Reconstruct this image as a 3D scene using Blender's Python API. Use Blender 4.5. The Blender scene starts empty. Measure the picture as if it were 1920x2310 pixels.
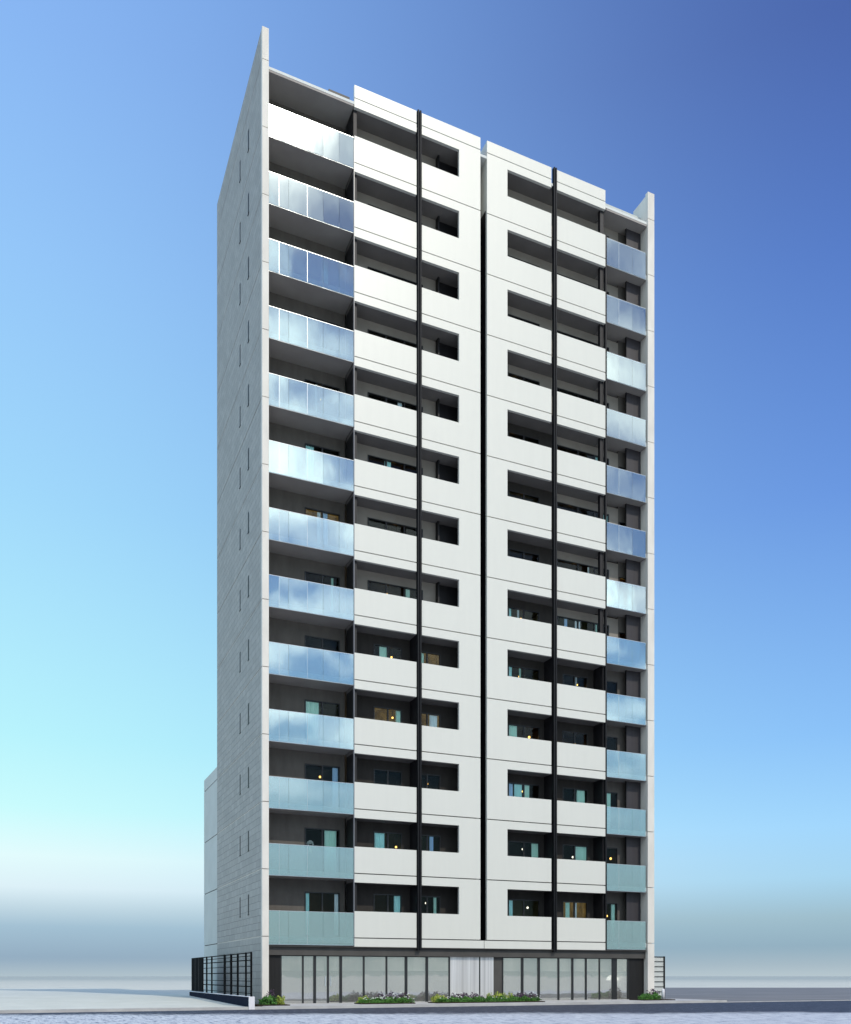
import bpy, bmesh, math, random
from mathutils import Vector, Matrix
R = math.radians
rnd = random.Random(11)
scene = bpy.context.scene
COL = scene.collection

# ------------------------------------------------------------------ helpers
def lin(r, g, b):
    f = lambda c: c/12.92 if c <= .04045 else ((c+.055)/1.055)**2.4
    return (f(r/255), f(g/255), f(b/255))

class MB:
    """collects boxes, prisms and quads; build() links them as one mesh object"""
    def __init__(s): s.v = []; s.f = []; s.m = []
    def quad(s, a, b, c, d, m=0):
        n = len(s.v); s.v += [a, b, c, d]; s.f.append((n, n+1, n+2, n+3)); s.m.append(m); return s
    def box(s, x0, x1, y0, y1, z0, z1, m=0):
        n = len(s.v)
        s.v += [(x0,y0,z0),(x1,y0,z0),(x1,y1,z0),(x0,y1,z0),(x0,y0,z1),(x1,y0,z1),(x1,y1,z1),(x0,y1,z1)]
        for f in ((0,3,2,1),(4,5,6,7),(0,1,5,4),(1,2,6,5),(2,3,7,6),(3,0,4,7)):
            s.f.append(tuple(n+i for i in f)); s.m.append(m)
        return s
    def prism(s, pts, y0, y1, m=0):
        """polygon in XZ (counter clockwise seen from -Y) extruded in Y"""
        n = len(s.v); k = len(pts)
        s.v += [(x, y0, z) for x, z in pts] + [(x, y1, z) for x, z in pts]
        s.f.append(tuple(range(n, n+k))); s.m.append(m)
        s.f.append(tuple(range(n+2*k-1, n+k-1, -1))); s.m.append(m)
        for i in range(k):
            j = (i+1) % k
            s.f.append((n+j, n+i, n+k+i, n+k+j)); s.m.append(m)
        return s
    def lathe(s, prof, cx=0, cy=0, seg=20, m=0):
        n = len(s.v)
        for r, z in prof:
            for i in range(seg):
                a = 2*math.pi*i/seg; s.v.append((cx+r*math.cos(a), cy+r*math.sin(a), z))
        for j in range(len(prof)-1):
            for i in range(seg):
                i2 = (i+1) % seg
                s.f.append((n+j*seg+i, n+j*seg+i2, n+(j+1)*seg+i2, n+(j+1)*seg+i)); s.m.append(m)
        return s
    def build(s, name, mats, parent=None, bevel=0, smooth=False):
        me = bpy.data.meshes.new(name); me.from_pydata(s.v, [], s.f)
        if not isinstance(mats, (list, tuple)): mats = [mats]
        for m in mats: me.materials.append(m)
        if len(mats) > 1: me.polygons.foreach_set('material_index', s.m)
        if smooth: me.polygons.foreach_set('use_smooth', [True]*len(s.f))
        me.update()
        o = bpy.data.objects.new(name, me); COL.objects.link(o)
        if parent: o.parent = parent
        if bevel:
            b = o.modifiers.new('bevel', 'BEVEL'); b.width = bevel; b.segments = 2; b.limit_method = 'ANGLE'
        return o

def box(name, mat, parent, *a, bevel=0): return MB().box(*a).build(name, mat, parent, bevel)
def thing(name, label, cat, loc=(0,0,0), rz=0, group=None):
    o = bpy.data.objects.new(name, None); COL.objects.link(o)
    o.location = loc; o.rotation_euler = (0,0,rz); o.empty_display_size = .3
    o['label'] = label; o['category'] = cat
    if group: o['group'] = group
    return o
def struct(o): o['kind'] = 'structure'; return o

# ------------------------------------------------------------------ materials
class NT:
    def __init__(s, name):
        s.m = bpy.data.materials.new(name); s.m.use_nodes = True
        s.t = s.m.node_tree; s.t.nodes.clear()
        s.out = s.t.nodes.new('ShaderNodeOutputMaterial')
    def n(s, typ, **kw):
        o = s.t.nodes.new(typ)
        for k, v in kw.items():
            if k.startswith('_'): setattr(o, k[1:], v)
            else: o.inputs[k.replace('__', ' ')].default_value = v
        return o
    def l(s, a, b): s.t.links.new(a, b)
    def coord(s, scale=(1,1,1)):
        c = s.n('ShaderNodeTexCoord'); mp = s.n('ShaderNodeMapping'); mp.inputs['Scale'].default_value = scale
        s.l(c.outputs['Object'], mp.inputs['Vector']); return mp.outputs['Vector']
    def mixc(s, fac, a, b):
        x = s.n('ShaderNodeMix', _data_type='RGBA')
        for v, i in ((fac, 0), (a, 6), (b, 7)):
            if isinstance(v, (int, float)): x.inputs[i].default_value = v
            elif isinstance(v, tuple): x.inputs[i].default_value = (*v, 1)
            else: s.l(v, x.inputs[i])
        return x.outputs[2]
    def ramp(s, fac, stops):
        r = s.n('ShaderNodeValToRGB'); e = r.color_ramp.elements
        while len(e) < len(stops): e.new(.5)
        for q, (p, c) in zip(e, stops): q.position = p; q.color = (*c, 1) if isinstance(c, tuple) else (c, c, c, 1)
        s.l(fac, r.inputs[0]); return r.outputs[0]
    def noise(s, vec, scale, detail=4, rough=.55):
        q = s.n('ShaderNodeTexNoise', Scale=scale, Detail=detail, Roughness=rough); s.l(vec, q.inputs['Vector']); return q.outputs['Fac']
    def bsdf(s, col, rough=.5, metal=0, spec=.5, bump=None, dist=.01, strength=.4):
        b = s.n('ShaderNodeBsdfPrincipled')
        if isinstance(col, tuple): b.inputs['Base Color'].default_value = (*col, 1)
        else: s.l(col, b.inputs['Base Color'])
        if isinstance(rough, (int, float)): b.inputs['Roughness'].default_value = rough
        else: s.l(rough, b.inputs['Roughness'])
        b.inputs['Metallic'].default_value = metal; b.inputs['Specular IOR Level'].default_value = spec
        if bump is not None:
            q = s.n('ShaderNodeBump', Strength=strength, Distance=dist); s.l(bump, q.inputs['Height']); s.l(q.outputs[0], b.inputs['Normal'])
        return b
    def done(s, sh): s.l(sh.outputs[0] if hasattr(sh, 'outputs') else sh, s.out.inputs['Surface']); return s.m

def mottled(name, a, b, scale=2., rough=.6, spec=.4, bumpscale=None, bs=.3, dist=.005, stretch=(1,1,1), metal=0):
    t = NT(name); v = t.coord(stretch)
    n = t.noise(v, scale, 6)
    c = t.ramp(n, [(.3, a), (.7, b)])
    bump = t.noise(v, bumpscale, 3) if bumpscale else None
    return t.done(t.bsdf(c, rough, metal, spec, bump, dist, bs))

def m_white():
    t = NT('white_panel_paint'); v = t.coord()
    big = t.noise(v, .35, 3); fine = t.noise(t.coord((3, 3, .25)), 1.2, 6)
    c = t.mixc(t.ramp(fine, [(.35, 0.), (.8, .35)]), (.66, .651, .598), (.60, .591, .545))
    c = t.mixc(t.ramp(big, [(.4, 0.), (.7, .25)]), c, (.69, .68, .626))
    return t.done(t.bsdf(c, .38, 0, .5, t.noise(v, 60, 2), .002, .15))

def m_stone():
    t = NT('grey_stone_tile_cladding')
    c = t.n('ShaderNodeTexCoord'); sp = t.n('ShaderNodeSeparateXYZ'); cb = t.n('ShaderNodeCombineXYZ')
    t.l(c.outputs['Object'], sp.inputs[0]); t.l(sp.outputs['Y'], cb.inputs['X']); t.l(sp.outputs['Z'], cb.inputs['Y'])
    dn = t.n('ShaderNodeTexNoise', Scale=1.3, Detail=3.); t.l(c.outputs['Object'], dn.inputs['Vector'])
    ad = t.n('ShaderNodeMix', _data_type='VECTOR'); ad.inputs[0].default_value = .05
    t.l(cb.outputs[0], ad.inputs[4]); t.l(dn.outputs['Color'], ad.inputs[5])
    br = t.n('ShaderNodeTexBrick', Scale=1., _offset=.31); t.l(ad.outputs[1], br.inputs['Vector'])
    br.inputs['Brick Width'].default_value = .62; br.inputs['Row Height'].default_value = .30
    br.inputs['Mortar Size'].default_value = .008; br.inputs['Mortar Smooth'].default_value = .4; br.inputs['Bias'].default_value = 0.
    br.inputs['Color1'].default_value = (.36,.346,.328,1); br.inputs['Color2'].default_value = (.43,.414,.392,1); br.inputs['Mortar'].default_value = (.13,.125,.12,1)
    ns = t.noise(c.outputs['Object'], 9, 6, .7)
    col = t.mixc(t.ramp(ns, [(.35, .0), (.75, .5)]), br.outputs['Color'], (.29,.28,.27))
    h = t.mixc(.5, br.outputs['Fac'], ns)
    inv = t.n('ShaderNodeInvert'); t.l(h, inv.inputs['Color'])
    return t.done(t.bsdf(col, .7, 0, .35, inv.outputs[0], .025, .8))

def m_glass(name, tint, film, film_col, refl=1.5, rough=.02, coat=(.86,.99,.98)):
    """reflective tinted glass with a pale translucent interlayer"""
    t = NT(name)
    tr = t.n('ShaderNodeBsdfTransparent'); tr.inputs[0].default_value = (*tint, 1)
    df = t.n('ShaderNodeBsdfDiffuse'); df.inputs[0].default_value = (*film_col, 1)
    tl = t.n('ShaderNodeBsdfTranslucent'); tl.inputs[0].default_value = (*film_col, 1)
    dt = t.n('ShaderNodeMixShader'); dt.inputs[0].default_value = .35
    t.l(df.outputs[0], dt.inputs[1]); t.l(tl.outputs[0], dt.inputs[2])
    m1 = t.n('ShaderNodeMixShader'); m1.inputs[0].default_value = film
    t.l(tr.outputs[0], m1.inputs[1]); t.l(dt.outputs[0], m1.inputs[2])
    gl = t.n('ShaderNodeBsdfGlossy'); gl.inputs['Roughness'].default_value = rough; gl.inputs[0].default_value = (*coat, 1)
    fr0 = t.n('ShaderNodeFresnel', IOR=1.5); fr = t.n('ShaderNodeMath', _operation='ADD'); t.l(fr0.outputs[0], fr.inputs[0]); fr.inputs[1].default_value = refl
    # panes are never perfectly flat
    bn = t.n('ShaderNodeBump', Strength=.06, Distance=.05); t.l(t.noise(t.coord((.9,.9,.5)), .9, 2), bn.inputs['Height'])
    t.l(bn.outputs[0], gl.inputs['Normal'])
    m2 = t.n('ShaderNodeMixShader'); t.l(fr.outputs[0], m2.inputs[0])
    t.l(m1.outputs[0], m2.inputs[1]); t.l(gl.outputs[0], m2.inputs[2])
    return t.done(m2)

def m_steel():
    t = NT('brushed_steel'); n = t.noise(t.coord((2.2, 2.2, .04)), 1.5, 4)
    c = t.ramp(n, [(.3, (.50,.475,.465)), (.5, (.74,.71,.695)), (.68, (.95,.92,.90))])
    r = t.ramp(n, [(.3, .42), (.7, .28)])
    return t.done(t.bsdf(c, r, .55, .5))

def m_road():
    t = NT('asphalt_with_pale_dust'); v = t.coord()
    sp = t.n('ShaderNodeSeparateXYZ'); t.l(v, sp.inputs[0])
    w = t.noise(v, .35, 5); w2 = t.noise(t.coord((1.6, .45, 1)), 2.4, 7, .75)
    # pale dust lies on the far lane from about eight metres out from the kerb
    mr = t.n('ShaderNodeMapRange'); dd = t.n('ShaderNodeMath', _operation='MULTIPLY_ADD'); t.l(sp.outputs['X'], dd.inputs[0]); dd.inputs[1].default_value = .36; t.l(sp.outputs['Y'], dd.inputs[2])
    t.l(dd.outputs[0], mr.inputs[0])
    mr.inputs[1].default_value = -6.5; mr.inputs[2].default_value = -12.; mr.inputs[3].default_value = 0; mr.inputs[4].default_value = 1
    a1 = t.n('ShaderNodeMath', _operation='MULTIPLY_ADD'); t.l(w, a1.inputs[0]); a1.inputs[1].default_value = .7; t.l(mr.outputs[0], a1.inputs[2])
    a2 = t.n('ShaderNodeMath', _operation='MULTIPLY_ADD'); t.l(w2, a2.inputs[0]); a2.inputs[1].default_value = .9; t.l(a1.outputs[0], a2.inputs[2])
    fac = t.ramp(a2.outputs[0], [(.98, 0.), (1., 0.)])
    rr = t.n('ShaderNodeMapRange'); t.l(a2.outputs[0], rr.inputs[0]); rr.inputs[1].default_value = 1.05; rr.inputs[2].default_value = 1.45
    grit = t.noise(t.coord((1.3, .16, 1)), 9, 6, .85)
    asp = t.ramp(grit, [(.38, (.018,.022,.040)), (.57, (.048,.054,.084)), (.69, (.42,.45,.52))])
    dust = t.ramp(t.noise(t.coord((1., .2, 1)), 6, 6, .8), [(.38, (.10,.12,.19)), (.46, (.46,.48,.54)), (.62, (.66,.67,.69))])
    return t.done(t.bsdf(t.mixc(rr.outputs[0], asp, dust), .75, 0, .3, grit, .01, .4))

def m_leaf(name, a, b, c):
    t = NT(name)
    oi = t.n('ShaderNodeNewGeometry')
    col = t.ramp(oi.outputs['Random Per Island'], [(0., a), (.5, b), (1., c)])
    b_ = t.bsdf(col, .5, 0, .4)
    tl = t.n('ShaderNodeBsdfTranslucent'); t.l(col, tl.inputs[0])
    mx = t.n('ShaderNodeMixShader'); mx.inputs[0].default_value = .25
    t.l(b_.outputs[0], mx.inputs[1]); t.l(tl.outputs[0], mx.inputs[2])
    return t.done(mx)

def m_emit(name, col, s):
    t = NT(name); e = t.n('ShaderNodeEmission', Strength=s); e.inputs[0].default_value = (*col, 1); return t.done(e)

WHITE = m_white()
STONE = m_stone()
FIN = mottled('pale_concrete_fin', (.64,.60,.55), (.75,.71,.65), 1.6, .7, .3, 30, .25, stretch=(1,1,.35))
ANNEX = mottled('light_grey_render', (.52,.54,.52), (.58,.60,.58), .8, .75, .3, 50, .2)
LOGGIA = mottled('shaded_brown_loggia_wall', (.034,.030,.028), (.048,.043,.039), 1.5, .8, .2, 40, .3, stretch=(2,2,.5))  # darker copy of the balcony wall; loggia shade is put into the colour
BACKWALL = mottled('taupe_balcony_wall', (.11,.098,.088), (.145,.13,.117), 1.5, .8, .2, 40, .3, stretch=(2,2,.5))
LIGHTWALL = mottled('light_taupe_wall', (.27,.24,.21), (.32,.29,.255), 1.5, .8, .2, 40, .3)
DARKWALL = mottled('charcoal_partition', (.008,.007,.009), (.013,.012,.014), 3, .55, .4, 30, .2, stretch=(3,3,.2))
PURPW = mottled('plum_grey_panel', (.036,.032,.037), (.048,.043,.048), 2, .5, .35, stretch=(4,4,.2))
SOFFITD = mottled('shaded_grey_soffit', (.17,.155,.15), (.205,.19,.183), 1., .7, .3)  # darker soffit copy with the shade inside the loggias painted in
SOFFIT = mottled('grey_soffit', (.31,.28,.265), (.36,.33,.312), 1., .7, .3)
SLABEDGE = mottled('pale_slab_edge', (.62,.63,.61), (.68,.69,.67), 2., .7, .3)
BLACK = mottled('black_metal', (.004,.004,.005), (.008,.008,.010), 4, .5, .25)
CHAR = mottled('charcoal_panel', (.010,.009,.009), (.016,.015,.015), 2, .5, .25, stretch=(4,4,.3))
LINTEL = mottled('dark_bronze_beam', (.055,.05,.046), (.075,.07,.065), 1.2, .55, .4)
FRAME = mottled('dark_window_frame', (.012,.012,.013), (.02,.02,.022), 5, .4, .5)
RAILM = mottled('satin_aluminium', (.62,.66,.68), (.72,.75,.77), 3, .3, .5, metal=.6)
STEEL = m_steel()
GLASS = m_glass('balustrade_glass', (.80,.93,.93), .20, (.82,.96,.96), .38, .04)
PANE = m_glass('window_glass', (.9,.97,.97), .0, (.5,.5,.5), -.022)
SHOP = m_glass('shopfront_glass', (.94,.95,.93), .13, (.80,.83,.82), .30, .02, (1,.98,.95))
FILM = m_glass('reflection_film', (.85,.86,.85), .38, (.80,.785,.75), -.04, .3, (1,1,1))
FROST = mottled('grey_slit_glass', (.19,.19,.21), (.25,.25,.27), 2, .3, .5)
ROOM = [mottled('dim_room_%s' % n, a, b, 1., .8, .2) for n, a, b in (
    ('umber', (.10,.055,.025), (.15,.08,.04)), ('olive', (.15,.135,.07), (.20,.18,.09)), ('charcoal', (.045,.038,.032), (.07,.06,.05)))]
def m_lit():  # room walls emit a mottled warm glow in place of lamplight
    t = NT('glowing_lamplit_room'); n = t.noise(t.coord((1,1,.6)), 3.2, 6, .7)
    e = t.n('ShaderNodeEmission', Strength=1.); t.l(t.ramp(n, [(.3, (.022,.013,.004)), (.7, (.15,.095,.03))]), e.inputs[0]); return t.done(e)
ROOM.append(m_lit())
def curtain_mat(n, a, b):
    return mottled('curtain_' + n, a, b, 3, .85, .2, stretch=(9,9,.3))
CURT = [curtain_mat('teal', (.60,.92,.90), (.74,.96,.94)), curtain_mat('mint', (.66,.90,.80), (.78,.94,.86)), curtain_mat('white', (.88,.93,.95), (.93,.95,.96)), curtain_mat('blue', (.52,.70,.90), (.66,.80,.95))]
PAVE = mottled('pale_paving', (.58,.57,.50), (.66,.645,.575), .6, .8, .3, 25, .3)
KERBM = mottled('kerb_concrete', (.40,.39,.39), (.52,.51,.50), 1.5, .8, .3, 30, .4)
YARDM = mottled('blue_grey_tarmac', (.17,.165,.165), (.22,.21,.21), .25, .8, .3, 20, .4)
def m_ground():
    t = NT('pale_sand_with_painted_far_haze'); v = t.coord()  # far ground is tinted towards the horizon sky as painted haze
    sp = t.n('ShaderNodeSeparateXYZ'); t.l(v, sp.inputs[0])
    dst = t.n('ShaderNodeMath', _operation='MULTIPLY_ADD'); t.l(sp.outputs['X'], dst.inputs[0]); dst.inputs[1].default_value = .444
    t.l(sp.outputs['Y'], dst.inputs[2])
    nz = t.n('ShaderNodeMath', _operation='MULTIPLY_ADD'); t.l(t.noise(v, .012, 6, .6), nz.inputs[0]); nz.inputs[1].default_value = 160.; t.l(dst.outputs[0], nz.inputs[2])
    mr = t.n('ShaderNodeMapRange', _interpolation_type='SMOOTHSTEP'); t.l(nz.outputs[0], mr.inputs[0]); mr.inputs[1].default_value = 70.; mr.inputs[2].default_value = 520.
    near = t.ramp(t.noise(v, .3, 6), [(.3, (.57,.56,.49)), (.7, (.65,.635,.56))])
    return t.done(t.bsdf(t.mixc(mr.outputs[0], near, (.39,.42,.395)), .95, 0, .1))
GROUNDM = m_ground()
ROADM = m_road()
NAVY = mottled('shaded_navy_render', (.012,.015,.032), (.018,.021,.04), 2, .9, .05, 40, .2)
CAPM = mottled('white_cap', (.72,.70,.74), (.78,.76,.8), 2, .7, .3)
SOIL = mottled('dark_soil', (.03,.022,.016), (.05,.038,.028), 9, .9, .1, 20, .6, .02)
LOBBYW = mottled('lobby_wall_panels', (.30,.31,.31), (.80,.82,.81), 1.1, .5, .4, stretch=(1,1,.04))
LOBBYF = mottled('lobby_floor', (.45,.46,.46), (.55,.56,.56), 1.2, .25, .5)
LAMPM = m_emit('lamp_glow', (1., .52, .12), 3.4)
LAMPW = m_emit('lamp_white_glow', (1., .90, .72), 2.0)
SHADE = m_emit('lamp_shade_glow', (1., .97, .92), 5.)
DOWN = m_emit('downlight_glow', (1., .93, .82), 55.)
MATBLACK = mottled('matt_black_metal', (.003,.003,.004), (.006,.006,.007), 4, .85, .06)
GREEN = m_leaf('green_leaves', (.03,.10,.015), (.07,.21,.03), (.13,.33,.05))
PURPLE = m_leaf('purple_leaves', (.04,.02,.045), (.09,.05,.09), (.20,.14,.18))
LIME = m_leaf('lime_leaves', (.16,.24,.03), (.36,.44,.06), (.55,.58,.12))
PETAL = mottled('white_petals', (.75,.77,.72), (.85,.86,.82), 6, .6, .3)
BARK = mottled('twig_bark', (.05,.035,.025), (.08,.06,.04), 8, .9, .1)
CERAM = mottled('pale_ceramic', (.5,.42,.25), (.6,.5,.3), 5, .3, .5)

# ------------------------------------------------------------------ the tower
P = 3.005                      # storey height
N = 13                         # storeys above the ground floor
DB = 1.30                      # depth of the balconies
DW = 1.00                       # depth of the loggias behind the white panels
BACK = 10.2                    # depth of the main block
TOP = 42.79
zp = lambda k: 4.37 + P*k      # top of the white parapets
zg = lambda k: 4.28 + P*k      # top of the glass balustrades
zf = lambda k: 3.14 + P*k      # floor level
zj = lambda k: 3.125 + P*k     # shadow joint between storeys
bld = thing('apartment_building', 'tall white apartment tower with blue glass balconies at both edges and a glazed ground floor', 'apartment building')
J = .024                       # half width of a shadow joint

# --- end walls with their projecting fins
for x0, x1, nm in ((-.30, 0., 'end_wall'), (20.76, 21.19, 'end_wall')):
    core = box(nm, FIN, bld, x0+.02, x1-.01, .16, BACK, 0, 43.55 if x0 < 0 else 42.0)
    if x0 > 0: box('fin_top', FIN, core, x0+.02, x1-.01, .162, 1.25, 42.002, 43.55)
    levels = [0, 3.0] + [zj(k)+3.0 for k in range(0, 13)] + [43.65]
    levels = [0] + [zj(k) for k in range(0, 14)] + [43.65]
    for a, b in zip(levels[:-1], levels[1:]):
        MB().box(x0, x1, -.05, .16, a+(J*.7 if a else 0), b-J*.7).build('fin_panel', FIN, core)
        if x0 < 0:
            MB().box(x0, x0+.02, .162, BACK, a+(J if a else 0), b-J).build('stone_panel', STONE, core)
# slit windows, two per storey in the stone flank
for k in range(N):
    for yc, w, m in ((2.62, .12, FRAME), (4.42, .09, FROST)):
        f = MB(); z0, z1 = zf(k)+1.12, zf(k)+2.03; x = -.30
        f.box(x-.014, x+.01, yc-w/2-.02, yc-w/2, z0, z1); f.box(x-.014, x+.01, yc+w/2, yc+w/2+.02, z0, z1)
        f.box(x-.014, x+.01, yc-w/2-.02, yc+w/2+.02, z1, z1+.03); f.box(x-.03, x+.01, yc-w/2-.06, yc+w/2+.06, z0-.04, z0)
        o = f.build('slit_window', FRAME, bld)
        box('pane', m, o, x-.004, x+.01, yc-w/2, yc+w/2, z0, z1)

# --- rear annex (lower stair block behind)
an = box('annex_wall', ANNEX, bld, -.298, 6., BACK+.002, 14.1, 0, zj(0)-J)
for a, b in ((zj(0), zj(1)), (zj(1), zj(2)), (zj(2), zj(3)), (zj(3), 12.85)):
    MB().box(-.298, 6., BACK+.002, 14.1, a+J, b-J).build('annex_panel', ANNEX, an)
MB().box(-.27, 5.97, BACK+.03, 14.07, 1., 12.8).build('annex_core', CHAR, an)

# --- core and roof
box('core_wall', ANNEX, bld, .02, 20.74, 3.4, BACK-.01, 0, 41.88)
box('roof_slab', SLABEDGE, bld, .003, 20.757, .02, 3.39, 41.9, 42.02)
for a, b in ((3.0, 4.03), (18.14, 20.757)): box('roof_parapet', LINTEL if a < 5 else ANNEX, bld, a, b, .6, .75, 42.022, 42.72)
box('plant_room', ANNEX, bld, 8., 13.5, 6., 9.5, 42.022, 43.2)

# --- white cladding
def A_D(x0, x1):
    for k in range(N):
        z0 = zj(k)+J if k else 2.72
        box('parapet_panel', WHITE, bld, x0, x1, 0, .14, zj(k)+J, zp(k))
        top = zj(k+1)-J
        box('fascia_panel', WHITE, bld, x0, x1, 0, .14, zp(k)+1.34, top)
    box('base_panel', WHITE, bld, x0, x1, 0, .14, 2.72, zj(0)-J)
    box('coping_panel', WHITE, bld, x0, x1, 0, .14, zj(13)+J, TOP)
A_D(4.06, 7.20); A_D(15.07, 18.05)
def B_C(x0, x1, o0, o1):
    """one storey-high panel with the balcony opening cut into one side"""
    for k in range(N):
        a, b, c, d = zj(k)+J, zp(k), zp(k)+1.34, zj(k+1)-J
        if o0 <= x0: pts = [(x0,a),(x1,a),(x1,d),(x0,d),(x0,c),(o1,c),(o1,b),(x0,b)]
        else: pts = [(x0,a),(x1,a),(x1,b),(o0,b),(o0,c),(x1,c),(x1,d),(x0,d)]
        MB().prism(pts, 0, .14).build('facade_panel', WHITE, bld)
    box('coping_panel', WHITE, bld, x0, x1, 0, .14, zj(13)+J, TOP)
B_C(7.48, 10.64, 7.48, 9.47); B_C(11.01, 14.73, 12.164, 14.73)
box('base_panel', WHITE, bld, 7.48, 10.835, 0, .14, 2.72, zj(0)-J)
box('base_panel', WHITE, bld, 10.865, 14.73, 0, .14, 2.72, zj(0)-J)
# returns of the two blocks into the middle slot, black lining stands in for shade below the lit top
for x0, x1, xl in ((10.50, 10.638, 10.643), (11.012, 11.15, 11.007)):
    box('slot_return', WHITE, bld, x0, x1, .142, 2.2, zj(0)+.01, TOP-.003)
box('slot_shade_lining', BLACK, bld, 10.995, 11.0085, .145, 1.3, zj(0)+.02, 39.4)
box('slot_shade_lining', BLACK, bld, 10.640, 10.655, .22, 1.3, zj(0)+.02, 39.4)
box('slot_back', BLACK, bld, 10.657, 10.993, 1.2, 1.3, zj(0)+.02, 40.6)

# --- black vertical downpipe pairs and channels
def pipes(x0, x1):
    ch = box('pipe_channel', BLACK, bld, x0, x1, .02, .10, 2.60, TOP+.02)
    r = (x1-x0)*.22
    for cx in (x0+r+.005, x1-r-.005):
        m = MB(); n = 12
        m.lathe([(0, 2.58), (r, 2.58), (r, TOP+.03), (0, TOP+.03)], cx, -.03, 14)
        m.build('downpipe', BLACK, ch, smooth=False)
    for k in range(N):
        box('bracket', FRAME, ch, x0, x1, -.02, .02, zj(k)-.03, zj(k)+.03)
pipes(7.228, 7.452); pipes(14.834, 15.046)
box('edge_strip', BLACK, bld, 18.052, 18.135, -.01, .14, 2.72, zp(12)+.05)
box('edge_strip', FROST, bld, 4.032, 4.058, 0.0, .12, 2.75, zp(12)-.2)

# --- slabs and soffits
bays = [(.003, 4.03), (4.06, 10.48), (11.17, 18.05), (18.14, 20.757)]
for k in range(N):
    for i, (a, b) in enumerate(bays):
        g = i in (0, 3)
        y0 = .075 if g else .142
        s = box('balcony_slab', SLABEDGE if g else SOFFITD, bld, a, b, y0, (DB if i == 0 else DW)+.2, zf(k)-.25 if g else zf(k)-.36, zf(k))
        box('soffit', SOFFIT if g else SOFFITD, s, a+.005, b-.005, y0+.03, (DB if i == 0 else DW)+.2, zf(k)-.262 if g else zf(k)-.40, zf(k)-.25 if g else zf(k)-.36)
for i, (a, b) in enumerate(bays):
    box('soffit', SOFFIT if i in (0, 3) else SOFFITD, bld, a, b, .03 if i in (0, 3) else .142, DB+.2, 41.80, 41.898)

# --- back walls with window openings
def wall_with_holes(name, mat, x0, x1, z0, z1, holes, y0, y1):
    m = MB(); xs = x0
    for a, b, c, d in sorted(holes):
        if a > xs: m.box(xs, a, y0, y1, z0, z1)
        if c > z0: m.box(a, b, y0, y1, z0, c)
        m.box(a, b, y0, y1, d, z1); xs = b
    if xs < x1: m.box(xs, x1, y0, y1, z0, z1)
    return m.build(name, mat, bld)

ORD = ['lowest', 'second', 'third', 'fourth', 'fifth', 'sixth', 'seventh', 'eighth', 'ninth', 'tenth', 'eleventh', 'twelfth', 'top']
def curtain_mesh(x0, x1, y, z0, z1):
    m = MB(); n = max(10, int((x1-x0)*40)); prev = None
    for i in range(n+1):
        x = x0+(x1-x0)*i/n; yy = y+.03*math.sin(i*1.9)
        if prev: m.quad((prev[0], prev[1], z0), (x, yy, z0), (x, yy, z1), (prev[0], prev[1], z1))
        prev = (x, yy)
    return m
def window(x0, x1, z0, z1, curtains=(), mull=(.5,), room=0, y=DW):
    """dark framed sliding window; curtains = (from, to, colour) in fractions of its width"""
    w = x1-x0; f = .05
    m = MB()
    m.box(x0, x0+f, y-.03, y+.06, z0, z1); m.box(x1-f, x1, y-.03, y+.06, z0, z1)
    m.box(x0+f, x1-f, y-.03, y+.06, z1-f, z1); m.box(x0+f, x1-f, y-.03, y+.06, z0, z0+f)
    for q in mull: m.box(x0+w*q-.035, x0+w*q+.035, y-.022, y+.052, z0+f, z1-f)
    o = m.build('window', FRAME, bld)
    MB().quad((x0+f, y+.015, z0+f), (x1-f, y+.015, z0+f), (x1-f, y+.015, z1-f), (x0+f, y+.015, z1-f)).build('pane', PANE, o)
    r = MB(); yb = y+1.5; e = .25
    r.quad((x0-e,yb,z0),(x1+e,yb,z0),(x1+e,yb,z1+.15),(x0-e,yb,z1+.15))
    r.quad((x0-e,y+.17,z0),(x0-e,yb,z0),(x0-e,yb,z1+.15),(x0-e,y+.17,z1+.15))
    r.quad((x1+e,yb,z0),(x1+e,y+.17,z0),(x1+e,y+.17,z1+.15),(x1+e,yb,z1+.15))
    r.quad((x0-e,yb,z1+.15),(x1+e,yb,z1+.15),(x1+e,y+.17,z1+.15),(x0-e,y+.17,z1+.15))
    r.quad((x0-e,y+.17,z0),(x1+e,y+.17,z0),(x1+e,yb,z0),(x0-e,yb,z0))
    r.build('room_lining', ROOM[room], o)
    for a, b, c in curtains:
        curtain_mesh(x0+f+(w-2*f)*a, x0+f+(w-2*f)*b, y+.06, z0+.03, z1-.06).build('curtain', CURT[c], o)
    return o

T, M, W, B = 0, 1, 2, 3        # teal, mint, white, blue
# what the photograph shows behind each window, from the lowest storey up
LEFT = {0: [(0,.12,T), (.88,1,W)], 1: [(.58,.95,M)], 2: [(.82,1,B)], 3: [(0,.4,M)], 4: [], 5: [(.78,.85,M)], 6: [(.36,.46,W), (.50,.68,B)], 7: [(0,.25,T)], 8: [(.3,.36,W)], 9: [], 10: [(.55,.7,T)], 11: [], 12: [(.6,1,W)]}
WA = {0: [(.75,.98,T)], 1: [(.02,.38,T)], 2: [], 3: [(.82,1,M)], 4: [(.2,.5,M)]}
WB = {0: [(.78,.9,M)], 1: [(.62,.78,B)], 2: [], 3: [(.62,.92,W)], 4: [(0,.4,M)]}
WC = {0: [(0,.16,T)], 1: [(.78,1,M)], 2: [(0,.16,B), (.2,.46,T), (.52,.7,M)], 3: [(0,.3,M)], 4: [(0,.12,T), (.36,.42,M)], 5: [(0,.1,T), (.3,.36,W)]}
WD = {0: [(.12,.3,M), (.45,.6,W)], 1: [(.55,1,M)], 2: [(.6,.95,M)], 3: [], 4: [(.55,.6,W)]}
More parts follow.
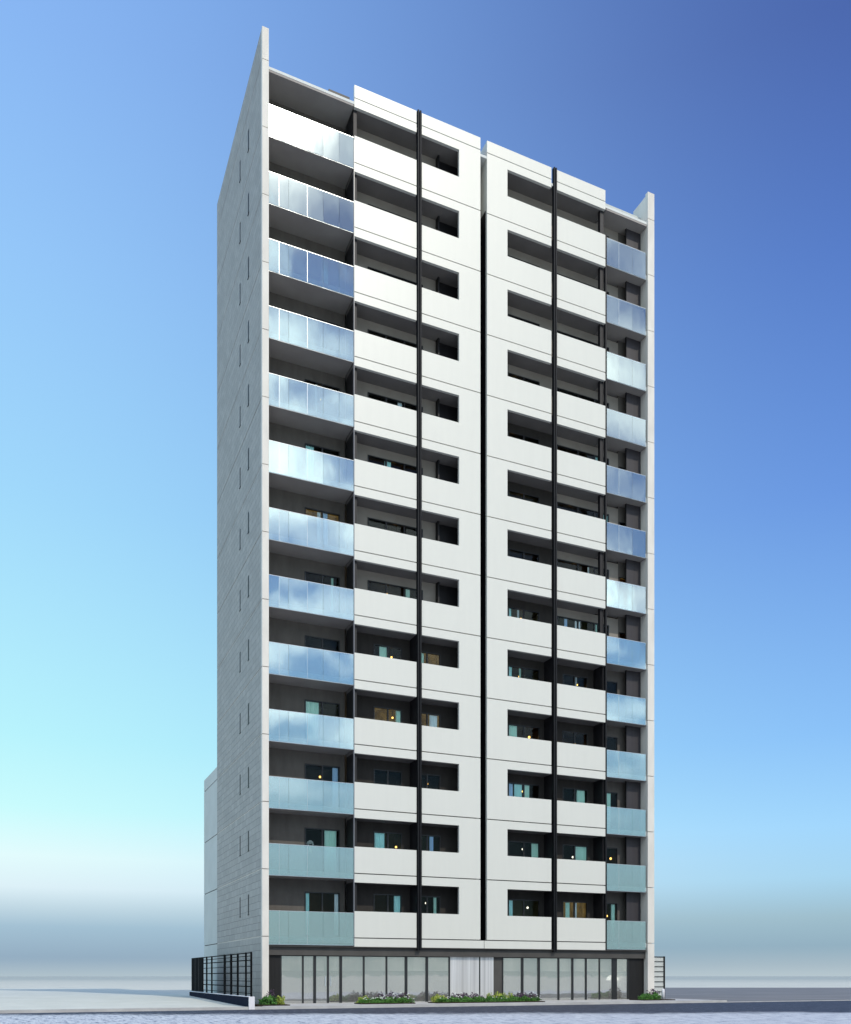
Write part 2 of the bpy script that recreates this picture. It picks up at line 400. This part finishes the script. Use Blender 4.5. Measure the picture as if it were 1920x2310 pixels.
WE = {0: [(.55,.9,M)], 2: [(0,.5,M)], 5: [], 6: []}
for k in range(N):
    z0, z1 = zf(k)+.1, zf(k)+2.17
    ceil = zf(k+1)-.262
    hi = k >= 5
    # left glazed bay
    wl = (2.04, 3.77, z0, z1)
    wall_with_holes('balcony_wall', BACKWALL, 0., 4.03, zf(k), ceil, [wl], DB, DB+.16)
    window(*wl, LEFT.get(k, []), (.5,), (0,2,2,1,2,0,3,2,0,2,2,0,2)[k], DB)
    # left white block
    ceil2 = zf(k+1)-.40 if k < 12 else 41.80
    if hi:
        wa = (5.075, 7.965, z0, z1)
        wall_with_holes('balcony_wall', LIGHTWALL, 4.3, 8.66, zf(k), ceil2, [wa], DW, DW+.16)
        window(*wa, [(.55,.63,W)] if k == 8 else ([(.3,.42,T)] if k == 7 else ([(.7,.78,M)] if k == 5 else [])), (.33,.66), 0 if k % 2 else 2)
        box('balcony_wall', DARKWALL, bld, 8.66, 10.5, DW, DW+.16, zf(k), ceil2)
        box('partition', DARKWALL, bld, 8.66, 8.73, .7, DW-.002, zf(k), ceil2)
    else:
        wa = (5.375, 6.855, z0, z1); wb = (7.475, 8.915, z0, z1)
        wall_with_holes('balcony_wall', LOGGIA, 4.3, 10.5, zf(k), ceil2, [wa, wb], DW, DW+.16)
        window(*wa, WA.get(k, []), (.5,), (0,1,2,3,2)[k]); window(*wb, WB.get(k, []), (.5,), (2,1,2,3,3)[k])
        box('partition', DARKWALL, bld, 7.27, 7.33, .145, DW-.002, zf(k), ceil2)
    box('partition', DARKWALL, bld, 10.30, 10.48, .145, DW-.002, zf(k), ceil2)
    box('partition', DARKWALL, bld, 4.06, 4.22, .145, DW+.16, zf(k), ceil2)
    # right white block
    wc = (12.745, 14.615, z0, z1)
    if hi:
        wd = (15.675, 18.975, z0, z1)
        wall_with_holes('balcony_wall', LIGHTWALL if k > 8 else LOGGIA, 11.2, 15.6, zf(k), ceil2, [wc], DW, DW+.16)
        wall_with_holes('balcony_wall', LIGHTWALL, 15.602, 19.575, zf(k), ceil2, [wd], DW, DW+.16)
        window(*wd, {5: [(.72,.79,M), (.14,.2,B), (.35,.46,W)], 6: [(.6,.63,W)], 7: [(.88,1,T)], 8: [(.75,.8,T)]}.get(k, []), (.4,.72), (1,0,2,0,2,2,0,2)[k-5])
        window(*wc, WC.get(k, []), (.5,), (1,0,1,2,2,2,2,2)[k-5])
        box('post', DARKWALL, bld, 17.82, 18.03, .145, .35, zf(k), ceil2)
        we = (19.615, 20.155, zf(k)+.1, zf(k)+1.9)
        wall_with_holes('balcony_wall', BACKWALL, 19.5752, 20.755, zf(k), ceil, [we], DW, DW+.16)
        window(*we, WE.get(k, []), (), 0)
    else:
        wd = (16.025, 17.595, z0, z1)
        wall_with_holes('balcony_wall', LOGGIA, 11.2, 18.05, zf(k), ceil2, [wc, wd], DW, DW+.16)
        window(*wc, WC.get(k, []), (.5,), (1,2,2,0,1)[k]); window(*wd, WD.get(k, []), (.48,), (3,2,2,0,2)[k])
        box('partition', DARKWALL, bld, 17.98, 18.05, .145, DW-.002, zf(k), ceil2)
        we = (18.725, 19.525, z0, z1)
        wall_with_holes('balcony_wall', BACKWALL, 18.14, 20.755, zf(k), ceil, [we], DW, DW+.16)
        window(*we, WE.get(k, []), (), (1,2,0,2,0)[k])
        box('partition', DARKWALL, bld, 14.9, 14.97, .145, DW-.002, zf(k), ceil2)
    up = box('utility_panel', PURPW, bld, 19.83, 20.757, .58, .64, zf(k), ceil)
    box('post', DARKWALL, up, 19.80, 19.828, .56, .66, zf(k), ceil)
    # glazed balustrades
    for x0, x1, cuts in ((.02, 4.03, (.49, .93, 1.80, 2.55, 3.32)), (18.16, 20.68, (18.93, 19.80))):
        z0g, z1g = zg(k)-1.40 + (-.1 if k == 0 else 0), zg(k)
        xs = [x0, *cuts, x1]; m = MB()
        for a, b in zip(xs[:-1], xs[1:]):
            # each pane hangs a few millimetres out of true
            p, q, u_, v_ = (rnd.uniform(-.0025, .0025) for _ in range(4)); n = len(m.v)
            m.box(a+.005, b-.005, .03, .045, z0g, z1g)
            for ii, d_ in ((0,p),(3,p),(1,q),(2,q),(4,p+u_),(7,p+u_),(5,q+u_),(6,q+u_)):
                vx = m.v[n+ii]; m.v[n+ii] = (vx[0], vx[1]+d_, vx[2])
        o = m.build('glass_balustrade', GLASS, bld)
        box('handrail', RAILM, o, x0, x1, .025, .05, z1g, z1g+.014)
        br = MB().box(x0, x1, .046, .07, z0g-.02, z0g+.03)
        br.build('bottom_rail', RAILM, o)
        for c in cuts[:3:2]: box('edge_trim', RAILM, o, c-.004, c+.004, .024, .05, z0g, z1g)

# --- ground floor
gy = .35
lin_ = box('lintel', LINTEL, bld, .003, 20.757, .16, .6, 2.30, 2.87)
box('overhang_soffit', LINTEL, bld, .003, 20.757, .0, .159, 2.685, 2.715)
box('dark_panel', CHAR, bld, .003, .62, gy-.05, gy+.1, 0, 2.30)
box('dark_panel', CHAR, bld, 19.76, 20.757, gy-.05, gy+.1, 0, 2.30)
shop = MB().box(.62, 9.12, gy-.03, gy+.06, 0, .085).box(12.04, 19.76, gy-.03, gy+.06, 0, .085)
shop.box(.62, 9.12, gy-.03, gy+.06, 2.26, 2.298).box(12.04, 19.76, gy-.03, gy+.06, 2.26, 2.298)
shop = shop.build('shopfront', FRAME, bld)
mul = [(.65,.03),(1.68,.035),(2.24,.06),(2.88,.04),(3.5,.06),(4.64,.035),(5.79,.035),(6.8,.06),(7.89,.06),(9.10,.03)]
mul2 = [(12.07,.03),(13.21,.06),(14.18,.06),(15.37,.04),(16.22,.05),(17.06,.04),(17.91,.025),(18.86,.15),(19.73,.03)]
for seq in (mul, mul2):
    for x, h in seq: box('mullion', FRAME, shop, x-h, x+h, gy-.045, gy+.075, .086, 2.259)
    for (a, ha), (b, hb) in zip(seq[:-1], seq[1:]):
        nm = 'sliding_door' if abs(a-2.24) < .01 or abs(a-2.88) < .01 else 'glass_panel'
        o = box(nm, SHOP, shop, a+ha, b-hb, gy, gy+.012, .086, 2.259)
        box('reflection_film', FILM, o, a+ha, b-hb, gy+.016, gy+.022, .086, 1.60)  # added film; the paler lower glass stands in for reflected ground
        if nm == 'sliding_door' : box('handle', RAILM, o, b-hb-.1 if a < 2.5 else a+ha+.07, (b-hb-.07) if a < 2.5 else a+ha+.1, gy-.05, gy-.002, .9, 1.35)
for a, b, m in ((9.14,10.73,STEEL), (10.81,11.55,STEEL), (11.57,12.03,LINTEL)):
    box('metal_panel', m, bld, a, b, gy-.02, gy+.08, .02, 2.298)
box('mullion', FRAME, bld, 10.735, 10.805, gy-.03, gy+.08, 0, 2.298)
# lobby behind the ground floor glass
lb = MB()
lb.quad((.1,3.38,.02),(20.7,3.38,.02),(20.7,3.38,2.5),(.1,3.38,2.5)); lb.quad((.1,.45,2.5),(.1,3.38,2.5),(20.7,3.38,2.5),(20.7,.45,2.5))
lb.build('lobby_wall', LOBBYW, bld)
for i in range(9):
    x = 1.5+i*2.2
    MB().lathe([(0,2.47),(.16,2.47),(.17,2.499)], x, 1.2, 20).build('downlight', DOWN, bld)
box('lobby_floor', LOBBYF, bld, .1, 20.7, .45, 3.38, -.05, .015)
box('first_floor_slab', LINTEL, bld, .02, 20.74, .61, 3.38, 2.52, 2.86)

# ------------------------------------------------------------------ lamps and other things inside
def pendant(x, y, z, label, white=False, r=.13):
    t = thing('pendant_lamp', label, 'lamp', (x, y, z), 0, 'lamps glowing behind the windows')
    r *= .45
    m = MB().lathe([(0, -r), (r*.6, -r*.8), (r, 0), (r*.6, r*.8), (0, r)], seg=14); m.build('globe', LAMPW if white else LAMPM, t, smooth=True)
    MB().lathe([(0, r), (.012, r), (.012, .5), (0, .5)], seg=8).build('cord', FRAME, t)
def added_pendant(x, k, c, where):
    pendant(x+rnd.uniform(-.35, .35)*(c != 'e'), DW+.45, zf(k)+1.78+.1*rnd.random(), 'added dim amber lamp behind the %s window up %s' % (ORD[k], where), False, .11)
for x, k, zz, lab, wh, r in (
    (2.95, 2, 1.72, 'bent warm lamp lit in the third window up of the left glass bay', False, .12),
    (3.0, 8, 1.75, 'small lit lamp in the ninth window up of the left glass bay', False, .10),
    (6.75, 1, 1.55, 'round warm lamp lit in the second window up, left of the left black downpipe', False, .12),
    (6.85, 2, 1.35, 'small yellow lamp low in the third window up, left of the left black downpipe', False, .09),
    (8.35, 0, 1.85, 'little white lamp in the lowest window just right of the left black downpipe', True, .10),
    (14.2, 0, 1.8, 'round cream lamp in the lowest window right of the dark middle slot', True, .13),
    (13.9, 1, 1.85, 'white ceiling lamp in the second window up right of the dark middle slot', True, .11),
    (14.3, 3, 1.75, 'warm lamp lit in the fourth window up right of the dark middle slot', False, .14),
    (17.0, 1, 1.6, 'round white lamp beside a mint curtain right of the right black downpipe', True, .13),
    (17.1, 3, 1.7, 'amber lamp lit in the fourth window up right of the right black downpipe', False, .13),
    (19.45, 1, 1.65, 'yellow round lamp in the second window up of the right glass bay', False, .14),
    (19.2, 0, 1.5, 'yellow lamp in the lowest window of the right glass bay', False, .13),
    (20.2, 6, 1.6, 'amber lamp glowing in the seventh window up of the right glass bay', False, .16)):
    pendant(x, (DB if x < 4.1 else DW)+.5, zf(k)+zz, lab, wh, r)
for k, cols in {2: 'bc', 3: 'a', 4: 'acd', 5: 'ace', 6: 'ad', 7: 'acd', 8: 'ce', 9: 'c', 10: 'e'}.items():  # extra lamps added to bring more warm glow into the rooms
    for c in cols:
        x, where = {'a': (6.4, 'left of the left black downpipe'), 'b': (8.4, 'just right of the left black downpipe'), 'c': (13.6, 'right of the dark middle slot'),
                    'd': (16.9, 'right of the right black downpipe'), 'e': (19.9, 'of the right glass bay')}[c]
        added_pendant(x, k, c, where)
fv = thing('flower_vase', 'vase of white flowers standing inside a window of the left glass bay', 'vase', (2.42, DB+.35, zf(1)+.1))
MB().box(-.2, .2, -.15, .15, 0, .9).build('pedestal', FRAME, fv)
MB().lathe([(0,.9),(.07,.9),(.11,1.05),(.05,1.2),(.06,1.24)], seg=16).build('vase', CERAM, fv, smooth=True)
m = MB()
for i in range(60):
    a = rnd.uniform(0, 6.28); e = rnd.uniform(-.2, 1.4); rr = rnd.uniform(.10, .2)
    c = Vector((math.cos(a)*math.cos(e)*rr, math.sin(a)*math.cos(e)*rr, 1.36+math.sin(e)*rr*.8)); s = .035
    m.quad(*[tuple(c+Vector((s*math.cos(q), s*math.sin(q)*.6, s*math.sin(q)))) for q in (0, 1.57, 3.14, 4.71)])
m.build('flowers', PETAL, fv)
ml = thing('table_lamp', 'white mushroom shaped lamp glowing behind the ground floor glass by the right dark panel', 'lamp', (19.1, .85, .015))
MB().lathe([(0,0),(.16,0),(.15,.03),(.03,.06),(.025,1.1),(0,1.1)], seg=20).build('stand', RAILM, ml, smooth=True)
MB().lathe([(0,1.12),(.33,1.1),(.31,1.22),(.2,1.37),(0,1.42)], seg=28).build('lamp_shade', SHADE, ml, smooth=True)

# ------------------------------------------------------------------ plants
def leaves(w, d, h, n, size, dome=True, seed=1, z0=.02):
    r = random.Random(seed); m = MB()
    ph = [r.uniform(0, 6.28) for _ in range(4)]
    for i in range(n):
        while True:
            x, y, z = r.uniform(-1, 1), r.uniform(-1, 1), r.uniform(0, 1)
            lump = .72+.28*math.sin(x*w*5+ph[0])*math.sin(y*d*4+ph[1])+.15*math.sin(x*w*13+ph[2])
            if dome and (x**4+y*y) < 1 and z < lump*(1-.5*(x**8)-.25*y*y): break
        c = Vector((x*w/2, y*d/2, z0+z*h))
        nrm = Vector((x*.7+r.gauss(0,.6), y*.7-.2+r.gauss(0,.6), .5+r.gauss(0,.5))).normalized()
        u = nrm.orthogonal().normalized(); u.rotate(Matrix.Rotation(r.uniform(0, 6.28), 3, nrm)); v = nrm.cross(u)
        s = size*r.uniform(.6, 1.3)
        a, b = c-u*s, c+u*s
        m.v += [tuple(a), tuple(c-v*s*.45+nrm*s*.1), tuple(b), tuple(c+v*s*.45+nrm*s*.1)]
        k = len(m.v); m.f.append((k-4, k-3, k-2, k-1)); m.m.append(0)
    return m
def shrub(name, label, cat, x, y, w, d, h, n, size, mat, seed, group, flowers=0, stems=6):
    t = thing(name, label, cat, (x, y, .125), 0, group)
    leaves(w, d, h, n, size, True, seed).build('foliage', mat, t)
    r = random.Random(seed+5); m = MB()
    for i in range(stems):
        px, py = r.uniform(-.35, .35)*w, r.uniform(-.3, .3)*d
        m.lathe([(.012, -.05), (.008, h*.6), (0, h*.7)], px, py, 6)
    m.build('stem', BARK, t)
    if flowers:
        m = MB()
        for i in range(flowers):
            c = Vector((r.uniform(-.48, .48)*w, r.uniform(-.5, -.1)*d, h*r.uniform(.6, 1.0)))
            for q in range(3):
                a = r.uniform(0, 3.14); s = .035
                u = Vector((math.cos(a), math.sin(a), .3))*s; v = Vector((0, -.3, 1)).cross(u).normalized()*s
                m.quad(tuple(c-u), tuple(c-v), tuple(c+u), tuple(c+v))
        m.build('blossom', PETAL, t)
    return t
pt = thing('reflection_tree', 'small potted tree added in the lobby in place of a tree reflection in the left sliding glass doors', 'stand-in plant', (2.75, 1.15, .015))  # added plant stands in for a tree mirrored in the glass
MB().lathe([(0,0),(.16,0),(.21,.42),(.19,.42),(.18,.38),(0,.38)], seg=20).build('added_pot', CHAR, pt, smooth=True)
MB().lathe([(.025,.36),(.018,1.0),(0,1.5)], seg=8).build('added_trunk', BARK, pt)
leaves(.95, .7, 1.05, 700, .06, True, 77, .75).build('foliage', GREEN, pt)
G = 'low plants along the front of the building'
PZ = .125
def bed(x0, x1, y0, y1): struct(MB().box(x0, x1, y0, y1, .05, PZ+.02).build('planting_soil', SOIL))
bed(3.62, 6.2, -2.2, -1.2)
shrub('hedge', 'short bright green hedge dotted with white blossom before the left half of the glass front', 'hedge', 4.9, -1.95, 2.7, .45, .30, 1900, .045, GREEN, 3, G, 34)
shrub('purple_shrub', 'dark purple shrub behind the short hedge before the left half of the glass front', 'shrub', 5.35, -1.55, 1.7, .5, .52, 1200, .05, PURPLE, 4, G, 8)
shrub('lime_shrub', 'small yellow green shrub at the left end of the short hedge', 'shrub', 3.9, -1.6, .6, .5, .36, 330, .05, LIME, 5, G)
bed(7.25, 12.95, -2.3, -1.2)
shrub('hedge', 'long low bright green hedge before the steel panels in the middle of the front', 'hedge', 10.1, -2.0, 5.7, .45, .28, 4200, .045, GREEN, 6, G, 22)
shrub('lime_shrub', 'yellow green shrub at the left end of the long hedge', 'shrub', 7.65, -1.6, .85, .5, .38, 520, .05, LIME, 7, G)
shrub('purple_shrub', 'dark purple shrub before the wide steel panel behind the long hedge', 'shrub', 9.1, -1.55, 1.8, .5, .48, 1100, .05, PURPLE, 8, G, 14)
shrub('lime_shrub', 'widest yellow green shrub between the two purple shrubs behind the long hedge', 'shrub', 10.9, -1.6, 1.6, .55, .48, 1000, .05, LIME, 9, G)
shrub('purple_shrub', 'dark purple shrub at the right end of the long hedge', 'shrub', 12.2, -1.55, 1.5, .5, .46, 1100, .05, PURPLE, 10, G, 8)
bed(-1.1, .3, -2.5, -.9)
shrub('green_shrub', 'round glossy green shrub at the foot of the left concrete fin', 'shrub', -.55, -2.1, .75, .6, .42, 620, .06, GREEN, 11, G)
shrub('purple_shrub', 'twiggy purple shrub behind the green shrub at the foot of the left concrete fin', 'shrub', -.35, -1.5, .6, .5, .66, 380, .05, PURPLE, 12, G)
shrub('lime_shrub', 'upright yellow green shrub between the left concrete fin and the dark panel', 'shrub', .05, -1.85, .35, .35, .52, 260, .05, LIME, 13, G)
bed(18.9, 20.85, -2.2, -.9)
shrub('green_shrub', 'low green shrub at the foot of the right concrete fin', 'shrub', 19.55, -1.75, 1.35, .6, .36, 1300, .05, GREEN, 14, G)
shrub('purple_shrub', 'small reddish purple shrub beside the slatted fence at the right fin', 'shrub', 20.1, -1.3, .8, .4, .62, 420, .05, PURPLE, 15, G)

# ------------------------------------------------------------------ low wall and fences
WX = -1.72; WY0, WY1 = -3.65, 10.6
wt = thing('low_wall', 'low wall coloured navy for its shaded side and white for its lit end, running back under the black fence', 'wall', (WX, WY0, 0))
MB().box(0, .22, .06, WY1-WY0, .0, .50).build('wall_body', NAVY, wt)  # navy colour carries the shade on the wall's side
MB().box(-.004, .235, 0, .058, .0, .515).build('lit_end', CAPM, wt)  # white colour carries the sunlight on the wall's end
MB().box(-.015, .235, .06, WY1-WY0+.01, .502, .522).build('coping', CAPM, wt)
ft = thing('grid_fence', 'open black metal grid fence on the low wall beside the stone flank', 'fence', (WX+.11, 0, .523))
H = 1.80
for y, h in ((-3.92+.35,.05), (-2.62,.045), (-1.06,.075), (.29,.11), (1.69,.12), (4.77,.05), (6.11,.05)):
    MB().box(-.03, .03, y-h, y+h, 0, H).build('post', MATBLACK, ft)
for i, z in enumerate((.12, .40, .62, .95, 1.22, 1.47, 1.64, H-.03)):
    MB().box(-.016, .016, -3.55, 7.06, z-(.022 if i % 2 else .014), z+(.022 if i % 2 else .014)).build('rail', MATBLACK, ft)
MB().box(-.025, .025, 7.08, 10.45, .02, H).build('solid_panel', MATBLACK, ft)
for y in (8.2, 9.3): MB().box(-.03, -.0255, y-.02, y+.02, .05, H-.04).build('seam', FRAME, ft)
sf = thing('slat_fence', 'narrow light grey slatted fence with dark post behind the right concrete fin', 'fence', (21.98, 1.0, 0))
m = MB().box(0, .72, .03, .05, .1, 2.40); m.build('backing_panel', ANNEX, sf)
for i in range(8): MB().box(-.02, .70, 0, .029, .18+i*.28, .215+i*.28).build('slat', FRAME, sf)
MB().box(.68, .75, -.03, .06, 0, 2.45).build('post', CHAR, sf)
MB().box(-.02, .68, -.01, .06, 2.402, 2.44).build('cap', CHAR, sf)
wp = thing('bollard', 'short white bollard by the purple shrub right of the right fin', 'bollard', (20.3, -1.9, .1))
MB().lathe([(0,0),(.08,0),(.08,.52),(.07,.58),(0,.6)], seg=20).build('shaft', CAPM, wp, smooth=True)
MB().lathe([(.11,0),(.11,.03),(.082,.03)], seg=20).build('base_ring', KERBM, wp)

# ------------------------------------------------------------------ ground
KY = -3.45
def sheet(name, mat, pts, z):
    me = bpy.data.meshes.new(name); me.from_pydata([(x, y, z) for x, y in pts], [], [tuple(range(len(pts)))]); me.materials.append(mat)
    o = bpy.data.objects.new(name, me); COL.objects.link(o); return struct(o)
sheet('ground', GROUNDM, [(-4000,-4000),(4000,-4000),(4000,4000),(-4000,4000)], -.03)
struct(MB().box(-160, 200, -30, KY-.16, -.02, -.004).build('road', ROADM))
struct(MB().box(-.9, 23., KY, .3, -.02, .10).build('pavement', KERBM))
struct(MB().box(-160, 23, KY-.16, KY-.002, -.02, .112).build('kerb', KERBM))
# the forecourt left of the tower climbs gently towards the back
me = bpy.data.meshes.new('forecourt'); xs = (-400., WX-.005); ys = [KY, 12., 26., 70.]; zs = [.095, .30, .30, .02]
me.from_pydata([(x, y, z) for y, z in zip(ys, zs) for x in xs] + [(xs[0], KY, -.02), (xs[1], KY, -.02)], [], [(0,1,3,2),(2,3,5,4),(4,5,7,6),(8,9,1,0)]); me.materials.append(PAVE)
o = bpy.data.objects.new('forecourt', me); COL.objects.link(o); struct(o)
cam_xy = Vector((-10.06, -39.95)); fw = Vector((.4059, .9139)); rt = Vector((.9139, -.4059))
far = cam_xy+fw*106
def P2(r, f): q = cam_xy+fw*f+rt*r; return (q.x, q.y)
a = P2(26, 106); b = P2(150, 106)
sheet('yard', YARDM, [(21.3, KY-.16), (150, KY-.16), b, a, (21.3, 30)], .002)
MB_k = struct(MB().box(23.01, 150, KY-.16, KY-.06, -.02, .03).build('kerb', KERBM))

# ------------------------------------------------------------------ sky, sun, camera
EL, AZ = R(43.6), R(15.2)                      # sun height; angle from the facade's normal towards the right
world = bpy.data.worlds.new('World'); scene.world = world; world.use_nodes = True
t = world.node_tree; t.nodes.clear()
def wn(typ, **kw):
    o = t.nodes.new(typ)
    for k, v in kw.items(): setattr(o, k, v)
    return o
L = t.links.new
out = wn('ShaderNodeOutputWorld'); bg = wn('ShaderNodeBackground'); bg.inputs['Strength'].default_value = .1
L(bg.outputs[0], out.inputs[0])
tc = wn('ShaderNodeTexCoord'); sx = wn('ShaderNodeSeparateXYZ'); L(tc.outputs['Generated'], sx.inputs[0])
def math_(op, a, b=None, c=None):
    o = wn('ShaderNodeMath', operation=op)
    for i, v in enumerate((a, b, c)):
        if v is None: continue
        if isinstance(v, (int, float)): o.inputs[i].default_value = v
        else: L(v, o.inputs[i])
    return o.outputs[0]
X, Y, Z = sx.outputs
hl = math_('SQRT', math_('ADD', math_('MULTIPLY', X, X), math_('ADD', math_('MULTIPLY', Y, Y), 1e-5)))
az = math_('DIVIDE', math_('ADD', math_('MULTIPLY', X, .9139), math_('MULTIPLY', Y, -.4059)), hl)
mr = wn('ShaderNodeMapRange', interpolation_type='SMOOTHSTEP'); L(az, mr.inputs[0]); mr.inputs[1].default_value = -.55; mr.inputs[2].default_value = .55
def sky_ramp(stops):
    r = wn('ShaderNodeValToRGB'); e = r.color_ramp.elements
    while len(e) < len(stops): e.new(.5)
    for q, (p, c) in zip(e, sorted(stops)): q.position = p; q.color = (*lin(*c), 1)
    L(Z, r.inputs[0]); return r.outputs[0]
left = sky_ramp([(0,(176,194,204)),(.018,(146,172,194)),(.05,(162,192,212)),(.07,(195,218,230)),(.09,(224,243,250)),(.121,(230,255,255)),(.169,(204,255,255)),(.237,(187,247,255)),(.437,(164,221,255)),(.59,(152,203,253)),(.697,(140,187,248)),(1,(105,155,235))])
right = sky_ramp([(0,(184,200,208)),(.012,(168,188,200)),(.03,(146,176,194)),(.06,(158,190,205)),(.1,(165,213,242)),(.15,(160,214,255)),(.237,(138,193,250)),(.437,(104,150,226)),(.59,(84,122,200)),(.697,(72,100,172)),(1,(50,75,150))])
mx = wn('ShaderNodeMix', data_type='RGBA'); L(mr.outputs[0], mx.inputs[0]); L(left, mx.inputs[6]); L(right, mx.inputs[7])
# clouds stand in the half of the sky behind the viewer (seen only mirrored in the glass)
cz = math_('ADD', Z, .12)
cb = wn('ShaderNodeCombineXYZ'); L(math_('DIVIDE', X, cz), cb.inputs[0]); L(math_('DIVIDE', Y, cz), cb.inputs[1])
cn = wn('ShaderNodeTexNoise'); cn.inputs['Scale'].default_value = 3.6; cn.inputs['Detail'].default_value = 7; cn.inputs['Roughness'].default_value = .55; L(cb.outputs[0], cn.inputs['Vector'])
cm = wn('ShaderNodeMapRange'); L(cn.outputs['Fac'], cm.inputs[0]); cm.inputs[1].default_value = .40; cm.inputs[2].default_value = .62
bm = wn('ShaderNodeMapRange', interpolation_type='SMOOTHSTEP'); L(Y, bm.inputs[0]); bm.inputs[1].default_value = -.05; bm.inputs[2].default_value = -.35
zm = wn('ShaderNodeMapRange', interpolation_type='SMOOTHSTEP'); L(Z, zm.inputs[0]); zm.inputs[1].default_value = .10; zm.inputs[2].default_value = .40
cf = math_('MULTIPLY', math_('MULTIPLY', cm.outputs[0], bm.outputs[0]), zm.outputs[0])
lm = wn('ShaderNodeMapRange', interpolation_type='SMOOTHSTEP'); L(Z, lm.inputs[0]); lm.inputs[1].default_value = .06; lm.inputs[2].default_value = .36; lm.inputs[3].default_value = .8; lm.inputs[4].default_value = 0
bl = wn('ShaderNodeMapRange', interpolation_type='SMOOTHSTEP'); L(Y, bl.inputs[0]); bl.inputs[1].default_value = 0; bl.inputs[2].default_value = -.5
mh = wn('ShaderNodeMix', data_type='RGBA'); L(math_('MULTIPLY', lm.outputs[0], bl.outputs[0]), mh.inputs[0]); L(mx.outputs[2], mh.inputs[6]); mh.inputs[7].default_value = (*lin(160,184,190), 1)
mc = wn('ShaderNodeMix', data_type='RGBA'); L(cf, mc.inputs[0]); L(mh.outputs[2], mc.inputs[6]); mc.inputs[7].default_value = (2.1, 2.2, 2.2, 1)
sc = wn('ShaderNodeVectorMath', operation='SCALE'); L(mc.outputs[2], sc.inputs[0]); sc.inputs['Scale'].default_value = 10
ns = wn('ShaderNodeTexSky', sky_type='NISHITA'); ns.sun_disc = False; ns.sun_elevation = EL; ns.sun_rotation = math.pi-AZ
fin = wn('ShaderNodeMix', data_type='RGBA'); fin.inputs[0].default_value = .97; L(ns.outputs[0], fin.inputs[6]); L(sc.outputs[0], fin.inputs[7])
L(fin.outputs[2], bg.inputs[0])

d = Vector((math.sin(AZ)*math.cos(EL), -math.cos(AZ)*math.cos(EL), math.sin(EL)))
sl = bpy.data.lights.new('sun', 'SUN'); sl.energy = 2.0; sl.angle = R(.6); sl.color = (1, .93, .80)
so = bpy.data.objects.new('sun', sl); COL.objects.link(so); so.rotation_euler = d.to_track_quat('Z', 'Y').to_euler(); so.location = (20, -40, 60)

cam = bpy.data.cameras.new('camera'); co = bpy.data.objects.new('camera', cam); COL.objects.link(co)
co.location = (-10.06, -39.948, 1.35); co.rotation_euler = (R(90), 0, R(-(90-66.067)))
cam.sensor_fit = 'HORIZONTAL'; cam.sensor_width = 36; cam.lens = 36*2050/1920
cam.shift_y = (2202-1155)/1920; cam.clip_end = 20000; cam.clip_start = .1
scene.camera = co
scene.view_settings.view_transform = 'Standard'; scene.view_settings.look = 'None'
scene.view_settings.exposure = 0; scene.view_settings.gamma = 1
scene.cycles.transparent_max_bounces = 24
